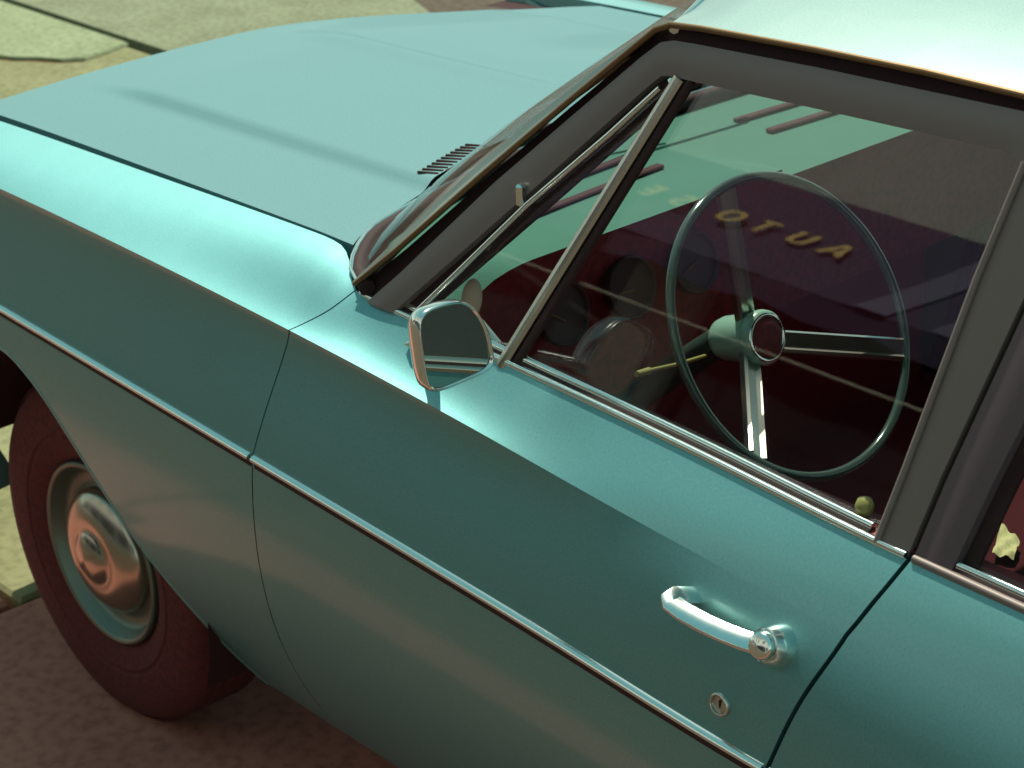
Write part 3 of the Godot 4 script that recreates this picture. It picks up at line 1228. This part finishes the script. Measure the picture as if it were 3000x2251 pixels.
		var vf := Build.new()
		vf.tube([side(win(-0.728, 1.050, 0.0), s), side(win(-0.777, 1.104, 0.0), s), side(win(-0.877, 1.216, 0.0), s), side(win(-0.985, 1.322, 0.0), s), side(win(-1.046, 1.386, 0.0), s)], 0.0044, 8)
		vf.box(side(win(-0.866, 1.224, 0.004), s), Vector3(0.012, 0.03, 0.012), 0.003)
		obj("vent_frame", vf, M.chrome, vent)
		var vl := Build.new()
		var lo := []
		for k in 9:
			lo.append(side(win(lerpf(-0.781, -0.852, k / 8.0), lerpf(1.068, 1.040, k / 8.0), -0.032), s))
		vl.strip(lo, [side(WOUT, s)], [Vector2(-0.004, -0.007), Vector2(0.002, -0.007), Vector2(0.005, -0.004), Vector2(0.001, 0.0), Vector2(0.005, 0.004), Vector2(0.002, 0.007), Vector2(-0.004, 0.007)], false)
		obj("vent_lever", vl, M.dull_chrome, vent)
		var th := Build.new()
		var tr := []
		var tc := win(-0.792, 1.083, -0.028)
		for i in 9:
			var row := PackedVector3Array()
			var la := PI * 0.5 * i / 8.0
			for k in 33:
				var an := TAU * k / 32.0
				var e := Vector2(0.0185 * cos(an), 0.0265 * sin(an)).rotated(-0.25) * cos(la)
				row.append(side(tc + Vector3(e.x, e.y * 0.93, e.y * 0.363) + WOUT * 0.008 * sin(la), s))
			tr.append(row)
		th.grid(tr, side(tc - WOUT * 0.1, s), true)
		obj("vent_catch", th, M.tan, vent)
		var db := Build.new()
		var ap := win(-1.071, 1.402, -0.002)
		var ae := win(-0.899, 1.026, -0.002)
		var bar := []
		for k in 9:
			bar.append(side(ap.lerp(ae, k / 8.0), s))
		db.strip(bar, [side(WOUT, s)], [Vector2(-0.012, -0.0085), Vector2(0.003, -0.0085), Vector2(0.0065, -0.005), Vector2(0.0075, 0.0), Vector2(0.0065, 0.005), Vector2(0.003, 0.0085), Vector2(-0.012, 0.0085)], false)
		obj("divider_bar", db, M.dull_chrome, vent)
		var rb := Build.new()
		var rbar := []
		for k in 9:
			rbar.append(side(win(lerpf(-1.086, -0.915, k / 8.0), lerpf(1.402, 1.026, k / 8.0), -0.006), s))
		rb.tube(rbar, 0.006, 8)
		obj("glass_channel", rb, M.rubber, vent)
	# rear window
	var rw := Build.new()
	var rr := []
	for i in 7:
		var row := PackedVector3Array()
		for j in 21:
			var s := lerpf(-1.0, 1.0, j / 20.0)
			var t := i / 6.0
			row.append(Vector3(lerpf(-2.60, -3.05 + 0.05 * s * s, t), lerpf(roof_y(-2.60, s), 1.03, t), s * lerpf(0.57, 0.68, t)))
		rr.append(row)
	rw.grid(rr, Vector3(-1.5, 1.0, 0))
	obj("rear_window", rw, M.glass, c)


var sun_patch_at := [Vector2(-1.235, -0.147), Vector2(-1.281, -0.167), Vector2(-1.302, -0.209), Vector2(-1.274, -0.219)]


func cabin(c: Node3D) -> void:
	var f := Build.new()
	f.box(Vector3(-1.6, 0.36, 0), Vector3(2.4, 0.06, 1.46), 0.01)
	f.box(Vector3(-0.43, 0.70, 0), Vector3(0.04, 0.64, 1.36), 0.01)
	f.box(Vector3(-2.75, 0.70, 0), Vector3(0.05, 0.62, 1.40), 0.01)
	f.box(Vector3(-2.85, 0.985, 0), Vector3(0.30, 0.03, 1.36), 0.01)
	obj("floor", f, M.carpet, c)
	# dashboard: painted top that runs to the windscreen, hood over the dials, dark face
	var d := Build.new()
	var rows := []
	for i in 13:
		var t := i / 12.0
		var row := PackedVector3Array()
		for j in 73:
			var z := lerpf(-0.69, 0.69, j / 72.0)
			var x0 := base_x(z) - 0.03
			var hump := smoothstep(-0.66, -0.56, z) * (1.0 - smoothstep(-0.06, -0.02, z))
			var x1 := -0.715 - 0.030 * hump
			var x := lerpf(x0, x1, t)
			var y := 1.052 - 0.010 * t + 0.030 * hump * smoothstep(0.35, 1.0, t) - 0.03 * smoothstep(0.60, 0.69, absf(z))
			row.append(Vector3(x, y, z))
		rows.append(row)
	d.grid(rows, Vector3(-0.6, 0.0, 0))
	var dash := obj("dashboard", d, M.dash, c)
	for k in 2:
		for r in 2:
			var sl := Build.new()  # dark bar added for the streaks of shade and reflection across the dash
			var zc: float = [-0.30, 0.28][k]
			sl.box(Vector3([-0.505, -0.575][r], 1.0525 - 0.002 * r + (0.004 if k == 0 and r == 1 else 0.0), zc), Vector3(0.016, 0.006, 0.34), 0.002, Basis(Vector3.UP, [0.06, -0.06][k]))
			obj("dash_streak", sl, M.dark, dash)
	var fc := Build.new()
	var fr := []
	for i in 7:
		var row := PackedVector3Array()
		for j in 73:
			var p: Vector3 = rows[12][j]
			var t := i / 6.0
			row.append(Vector3(p.x + 0.012 * sin(t * PI) + 0.05 * t, lerpf(p.y, 0.80, t), p.z))
		fr.append(row)
	fc.grid(fr, Vector3(-0.3, 0.9, 0))
	obj("dash_face", fc, M.vinyl, dash)
	for k in 3:
		var dl := Build.new()
		dl.lathe(Vector3(-0.742, 0.975, -0.50 + k * 0.13), Vector3(-0.97, 0.25, 0.0), [Vector2(0.046, -0.01), Vector2(0.046, 0.004), Vector2(0.043, 0.006), Vector2(0.041, 0.001), Vector2(0.041, -0.002), Vector2(0.0, -0.002)], 40)
		var dlo := obj("dial", dl, M.dial, dash)
		var nd := Build.new()
		nd.box(Vector3(-0.744, 0.972, -0.50 + k * 0.13 - 0.012), Vector3(0.002, 0.003, 0.030), 0.0005, Basis(Vector3.RIGHT, 0.6 - k * 0.5))
		obj("needle", nd, M.gutter, dlo)
	# seats
	for k in [0, 1]:
		var x0: float = [-1.12, -2.05][k]
		var q := Build.new()
		q.box(Vector3(x0 - 0.22, 0.58, 0), Vector3(0.54, 0.20, 1.36), 0.06)
		q.box(Vector3(x0 - 0.52, 0.70, 0), Vector3(0.16, 0.44, 1.24), 0.06, Basis(Vector3.BACK, 0.22))
		obj("seat", q, M.seat, c)
	for s in [1.0, -1.0]:
		var t := Build.new()
		var tr := []
		for i in 9:
			var row := PackedVector3Array()
			for j in 21:
				var x := lerpf(-0.62, -2.4, j / 20.0)
				row.append(side(Vector3(x, lerpf(1.020, 0.38, i / 8.0), -0.722 + 0.02 * sin(i / 8.0 * PI)), s))
			tr.append(row)
		t.grid(tr, Vector3(-1.5, 0.7, -3.0 * s))
		for j in 20:
			pass
		var top := []
		for j in 21:
			var x := lerpf(-0.62, -2.4, j / 20.0)
			top.append(PackedVector3Array([side(Vector3(x, 1.020, -0.722), s), side(Vector3(x, 1.016, -0.756), s)]))
		t.grid(top, Vector3(-1.5, 0.0, -0.74 * s))
		obj("door_lining", t, M.vinyl, c)
		var lk := Build.new()
		lk.lathe(side(Vector3(-1.472, 1.012, -0.733), s), Vector3.UP, [Vector2(0.004, 0.0), Vector2(0.004, 0.008), Vector2(0.0095, 0.012), Vector2(0.011, 0.019), Vector2(0.008, 0.027), Vector2(0.0, 0.030)], 16)
		obj("lock_knob", lk, M.yellow, c)
	# pale yellow patch added for the spot of sunlight on the front seat
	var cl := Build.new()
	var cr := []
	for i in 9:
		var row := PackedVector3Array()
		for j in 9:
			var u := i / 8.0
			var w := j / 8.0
			var p := Vector3(sun_patch_at[0].x, 0, sun_patch_at[0].y).lerp(Vector3(sun_patch_at[1].x, 0, sun_patch_at[1].y), u).lerp(Vector3(sun_patch_at[3].x, 0, sun_patch_at[3].y).lerp(Vector3(sun_patch_at[2].x, 0, sun_patch_at[2].y), u), w)
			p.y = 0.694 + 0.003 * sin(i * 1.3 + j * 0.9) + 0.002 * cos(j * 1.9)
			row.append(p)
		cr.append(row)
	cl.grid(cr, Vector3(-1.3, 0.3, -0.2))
	obj("painted_sun_patch", cl, M.sun_patch, c)
	# steering wheel
	var sw := base("steering_wheel", "", "", c)
	var o := Vector3(-1.0326, 0.9983, -0.3560)
	var upv := Vector3(sin(0.5214), cos(0.5214), 0)
	var ax := Vector3(-cos(0.5214), sin(0.5214), 0)
	var rp := []
	for k in 97:
		var a := TAU * k / 96
		rp.append(o + (Vector3.BACK * cos(a) + upv * sin(a)) * 0.2045)
	var rim := Build.new()
	var rrows := []
	for k in 97:
		var a := TAU * k / 96
		var rad := Vector3.BACK * cos(a) + upv * sin(a)
		var row := PackedVector3Array()
		for j in 13:
			var q := TAU * j / 12
			row.append(o + rad * (0.2045 + 0.0070 * cos(q)) + ax * 0.0070 * sin(q))
		rrows.append(row)
	rim.tube_rows(rrows, rp)
	obj("rim", rim, M.wheel, sw)
	var hub := o - ax * 0.078
	var drum := Vector3(-0.955, 0.295, 0.0).normalized()
	for deg in [-27.0, -136.0, 97.0]:
		var a := deg_to_rad(deg)
		var rad := Vector3.BACK * cos(a) + upv * sin(a)
		var b := Build.new()
		var path := [hub + rad * 0.024, hub + rad * 0.10 + ax * 0.034, o + rad * 0.199]
		b.strip(path, [ax], [Vector2(-0.006, -0.0155), Vector2(0.003, -0.0155), Vector2(0.0065, -0.0120), Vector2(0.0015, -0.006), Vector2(0.0015, 0.006), Vector2(0.0065, 0.0120), Vector2(0.003, 0.0155), Vector2(-0.006, 0.0155)], false)
		obj("spoke", b, M.dull_chrome, sw)
	var hb := Build.new()
	hb.lathe(hub - drum * 0.062, drum, [Vector2(0.020, -0.004), Vector2(0.027, 0.0), Vector2(0.031, 0.012), Vector2(0.0355, 0.066), Vector2(0.0355, 0.066), Vector2(0.0340, 0.067), Vector2(0.0340, 0.070), Vector2(0.0375, 0.071), Vector2(0.0375, 0.071), Vector2(0.0385, 0.076), Vector2(0.0375, 0.083), Vector2(0.034, 0.087), Vector2(0.030, 0.087)], 48)
	obj("hub", hb, M.hub, sw)
	var hrn := Build.new()
	hrn.lathe(hub + drum * 0.021, drum, [Vector2(0.0285, 0.0), Vector2(0.027, 0.005), Vector2(0.018, 0.008), Vector2(0.0, 0.009)], 32)
	obj("horn_button", hrn, M.vinyl, sw)
	var ring := Build.new()
	ring.lathe(hub + drum * 0.023, drum, [Vector2(0.0345, -0.003), Vector2(0.034, 0.003), Vector2(0.029, 0.0035), Vector2(0.028, -0.001)], 40)
	obj("horn_ring", ring, M.chrome, sw)
	var col := Build.new()
	col.tube([hub - drum * 0.055, hub - drum * 0.10 + Vector3(0.0, -0.02, 0.0), hub + Vector3(0.36, -0.27, 0.0)], 0.022, 20)
	obj("steering_column", col, M.column, c)
	var lv := Build.new()
	lv.tube([Vector3(-0.905, 0.925, -0.39), Vector3(-0.928, 0.945, -0.47), Vector3(-0.945, 0.965, -0.545)], 0.0030, 8)
	lv.tube([Vector3(-0.943, 0.962, -0.535), Vector3(-0.950, 0.969, -0.565)], [0.0050, 0.0044], 10)
	obj("indicator_lever", lv, M.yellow, c)
	# inside mirror
	var im := Build.new()
	im.box(Vector3(-0.98, 1.40, 0.0), Vector3(0.02, 0.06, 0.22), 0.012)
	im.tube([Vector3(-0.975, 1.42, 0), Vector3(-0.95, 1.49, 0)], 0.006, 8)
	obj("inside_mirror", im, M.dull_chrome, c)


func trim(c: Node3D) -> void:
	for s in [1.0, -1.0]:
		var half := [Vector2(-0.002, -0.0062), Vector2(0.0012, -0.0056), Vector2(0.0052, -0.0028), Vector2(0.0070, -0.0006), Vector2(0.0074, 0.0014), Vector2(0.0062, 0.0036), Vector2(0.003, 0.0052), Vector2(-0.002, 0.0058)]
		for piece in [[0.72, -0.474], [-0.482, -1.459], [-1.467, -2.235], [-2.245, -3.38]]:
			var b := Build.new()
			var path := []
			for k in 41:
				path.append(side(sec(lerpf(piece[0], piece[1], k / 40.0), 2.0), s))
			b.strip(path, [side(Vector3(0, 0.12, -1), s)], half)
			obj("side_moulding", b, M.chrome, c)
			# dark strip under the moulding, painted in for its shadow
			var d := Build.new()
			var pd := []
			for p in path:
				pd.append(p + Vector3(0, -0.0105, 0.0015 * s))
			d.strip(pd, [side(Vector3(0, -0.05, -1), s)], [Vector2(-0.002, -0.006), Vector2(0.0025, -0.005), Vector2(0.0025, 0.005), Vector2(-0.002, 0.006)], false)
			obj("moulding_shade", d, M.rubber, c)
		# the waistline: bright lip of the door, dark felt, bright strip against the glass
		for piece in [[-0.60, -1.553, -0.690, -1.497], [-1.563, -2.34, -1.612, -2.49]]:
			var lip := Build.new()
			var path := []
			for k in 31:
				path.append(side(sec(lerpf(piece[0], piece[1], k / 30.0), 0.0) + Vector3(0, 0.0005, 0.003), s))
			lip.strip(path, [side(Vector3(0, 0.30, -1.0), s)], [Vector2(-0.004, -0.004), Vector2(-0.002, -0.0060), Vector2(0.002, -0.0062), Vector2(0.0055, -0.0045), Vector2(0.0065, -0.001), Vector2(0.004, 0.003)])
			obj("waist_lip", lip, M.chrome if piece[0] > -1.0 else M.frame, c)
			var st := Build.new()
			var felt := Build.new()
			var p2 := []
			var p3 := []
			for k in 31:
				var x := lerpf(piece[2], piece[3], k / 30.0)
				var q := tab(TI, x)
				p2.append(side(Vector3(x, q.x + 0.010, q.y + 0.0145), s))
				p3.append(side(Vector3(x, q.x + 0.002, q.y + 0.0125), s))
			st.strip(p2, [side(Vector3(0, 0.30, -1.0), s)], [Vector2(-0.0035, 0.0), Vector2(-0.003, -0.0030), Vector2(0.0, -0.0042), Vector2(0.003, -0.0034), Vector2(0.0045, 0.0), Vector2(0.004, 0.003)])
			felt.tube(p3, 0.0075, 8)
			obj("waist_strip", st, M.chrome, c)
			obj("window_felt", felt, M.rubber, c)


func wheels(c: Node3D) -> void:
	var proto := base("wheel", "", "", c)
	var t := Build.new()
	t.lathe(Vector3.ZERO, Vector3(0, 0, -1), [Vector2(0.175, -0.17), Vector2(0.25, -0.175), Vector2(0.30, -0.16), Vector2(0.3155, -0.14), Vector2(0.3155, -0.14), Vector2(0.317, -0.08), Vector2(0.3155, -0.022), Vector2(0.3155, -0.022), Vector2(0.302, -0.004), Vector2(0.27, 0.006), Vector2(0.225, 0.006), Vector2(0.225, 0.006), Vector2(0.222, 0.003), Vector2(0.216, 0.003), Vector2(0.213, 0.005), Vector2(0.213, 0.005), Vector2(0.185, -0.002), Vector2(0.168, -0.014)], 96)
	for k in 5:
		t.lathe(Vector3.ZERO, Vector3(0, 0, -1), [Vector2(0.3145, -0.135 + k * 0.025), Vector2(0.3185, -0.133 + k * 0.025), Vector2(0.3185, -0.120 + k * 0.025), Vector2(0.3145, -0.118 + k * 0.025)], 96)
	obj("tyre", t, M.tyre, proto)
	var r := Build.new()
	r.lathe(Vector3.ZERO, Vector3(0, 0, -1), [Vector2(0.150, -0.15), Vector2(0.150, -0.03), Vector2(0.168, -0.014), Vector2(0.168, -0.014), Vector2(0.170, -0.004), Vector2(0.165, 0.001), Vector2(0.158, -0.004), Vector2(0.150, -0.024), Vector2(0.138, -0.036), Vector2(0.12, -0.032), Vector2(0.10, -0.020), Vector2(0.0, -0.018)], 72)
	obj("wheel_rim", r, M.rim, proto)
	var h := Build.new()
	h.lathe(Vector3.ZERO, Vector3(0, 0, -1), [Vector2(0.116, -0.030), Vector2(0.115, -0.016), Vector2(0.109, -0.008), Vector2(0.094, 0.004), Vector2(0.075, 0.012), Vector2(0.058, 0.013), Vector2(0.050, 0.010), Vector2(0.044, 0.016), Vector2(0.030, 0.026), Vector2(0.0, 0.030)], 72)
	obj("hubcap", h, M.hubcap, proto)
	proto.position = Vector3(0.216, 0.316, -0.737)
	for p in [Vector3(0.216, 0.316, 0.737), Vector3(-2.704, 0.316, -0.737), Vector3(-2.704, 0.316, 0.737)]:
		var w := proto.duplicate()
		w.name = numbered("wheel", c)
		c.add_child(w, true)
		w.position = p
		if p.z > 0:
			w.rotation.y = PI


func mirror(c: Node3D) -> void:
	var m := base("door_mirror", "", "", c)
	var ctr := Vector3(-0.945, 1.094, -0.868)
	var face := Vector3(-0.985, 0.12, -0.02).normalized()      # looks back along the car
	var rt := face.cross(Vector3.UP).normalized()
	var up := rt.cross(face).normalized()
	# a shield: square with round corners, the inner top corner cut away
	var shape := [Vector2(0.0480, 0.012), Vector2(0.0475, 0.040), Vector2(0.0440, 0.055), Vector2(0.0340, 0.0635), Vector2(0.0160, 0.0655), Vector2(-0.010, 0.0635), Vector2(-0.0270, 0.0580), Vector2(-0.0430, 0.0410), Vector2(-0.0540, 0.0170), Vector2(-0.0580, -0.004), Vector2(-0.0590, -0.0230), Vector2(-0.0540, -0.0330), Vector2(-0.040, -0.0375), Vector2(-0.010, -0.0390), Vector2(0.020, -0.0395), Vector2(0.0360, -0.0370), Vector2(0.0445, -0.0280), Vector2(0.0475, -0.012)]
	var ring := []
	for k in shape.size():
		var p0: Vector2 = shape[(k + shape.size() - 1) % shape.size()]
		var p1: Vector2 = shape[k]
		var p2: Vector2 = shape[(k + 1) % shape.size()]
		var p3: Vector2 = shape[(k + 2) % shape.size()]
		for f in 5:
			ring.append(p1.cubic_interpolate(p2, p0, p3, f / 5.0))
	ring.append(ring[0])
	var b := Build.new()
	var rows := []
	for st in [[0.915, 0.0015], [0.945, 0.005], [0.985, 0.005], [1.0, 0.001], [1.005, -0.007], [0.97, -0.018], [0.84, -0.030], [0.58, -0.040], [0.28, -0.0445], [0.01, -0.0455]]:
		var row := PackedVector3Array()
		for q in ring:
			var z: Vector2 = Vector2(-0.006, 0.010) + (q - Vector2(-0.006, 0.010)) * st[0]
			row.append(ctr + rt * z.x + up * z.y + face * st[1])
		rows.append(row)
	b.grid(rows, ctr - face * 0.02, true)
	obj("mirror_housing", b, M.chrome, m)
	var g := Build.new()
	var pts := []
	for k in ring.size() - 1:
		var z: Vector2 = Vector2(-0.006, 0.010) + (ring[k] - Vector2(-0.006, 0.010)) * 0.93
		pts.append(ctr + rt * z.x + up * z.y + face * 0.001)
	g.poly(pts, face)
	obj("mirror_glass", g, M.mirror, m)
	var a := Build.new()
	var foot := sec(-0.772, 0.34) + Vector3(0, 0.003, 0)
	a.tube([ctr - face * 0.036 + Vector3(0, 0.005, 0), ctr - face * 0.062 + Vector3(0, -0.010, 0.006), foot + Vector3(-0.035, 0.034, -0.02), foot + Vector3(-0.008, 0.010, 0.0)], [0.008, 0.0080, 0.0085, 0.011], 14)
	a.tube([foot + Vector3(0.034, 0.002, 0.0), foot + Vector3(0.018, 0.008, 0.0), foot + Vector3(-0.012, 0.010, 0.0), foot + Vector3(-0.034, 0.003, 0.0)], [0.004, 0.011, 0.014, 0.010], 14, true, 0.7, Vector3(0, 0, 1))
	obj("mirror_arm", a, M.chrome, m)


func surf(x: float, w: float) -> Array:
	var p := sec(x, w)
	var t := (sec(x - 0.004, w) - sec(x + 0.004, w)).normalized()
	var d := (sec(x, w + 0.02) - sec(x, w - 0.02)).normalized()
	var n := t.cross(d).normalized()
	if n.z > 0:
		n = -n
	return [p, n, t, d]


func handle(c: Node3D) -> void:
	for s in [1.0, -1.0]:
		var h := base("door_handle", "", "", c)
		var b := Build.new()
		var path := []
		var rad := []
		# from the front foot, out of the door, along it and into the escutcheon at the back
		for q in [[-1.326, 1.235, -0.004], [-1.323, 1.242, 0.012], [-1.317, 1.255, 0.025], [-1.317, 1.272, 0.033], [-1.325, 1.288, 0.0375], [-1.345, 1.297, 0.0385], [-1.375, 1.297, 0.037], [-1.402, 1.290, 0.035], [-1.425, 1.282, 0.031], [-1.442, 1.272, 0.024]]:
			var g := surf(q[0], q[1])
			path.append(side(g[0] + g[1] * q[2], s))
		b.strip(path, [side(Vector3(-0.28, 0.88, -0.40), s)], [Vector2(-0.004, -0.0115), Vector2(0.001, -0.0125), Vector2(0.0032, -0.0105), Vector2(0.0042, 0.0), Vector2(0.0032, 0.0105), Vector2(0.001, 0.0125), Vector2(-0.004, 0.0115)])
		obj("pull_bar", b, M.chrome, h)
		var g := surf(-1.449, 1.26)
		var e := Build.new()
		e.lathe(side(g[0], s), side(g[1], s), [Vector2(0.026, -0.004), Vector2(0.0255, 0.006), Vector2(0.022, 0.018), Vector2(0.0185, 0.025), Vector2(0.0185, 0.025), Vector2(0.0165, 0.024), Vector2(0.0165, 0.024), Vector2(0.016, 0.032), Vector2(0.012, 0.037), Vector2(0.0, 0.039)], 40)
		obj("push_button", e, M.chrome, h)
		var k := surf(-1.388, 1.80)
		var l := Build.new()
		l.lathe(side(k[0], s), side(k[1], s), [Vector2(0.0145, -0.002), Vector2(0.0145, 0.003), Vector2(0.0125, 0.006), Vector2(0.0105, 0.005), Vector2(0.0105, 0.001), Vector2(0.0105, 0.001), Vector2(0.0, 0.001)], 32)
		var lo := obj("key_lock", l, M.dull_chrome, h)
		var sl := Build.new()
		sl.box(side(k[0] + k[1] * 0.0015, s), Vector3(0.002, 0.010, 0.002), 0.0004)
		obj("key_slot", sl, M.dark, lo)
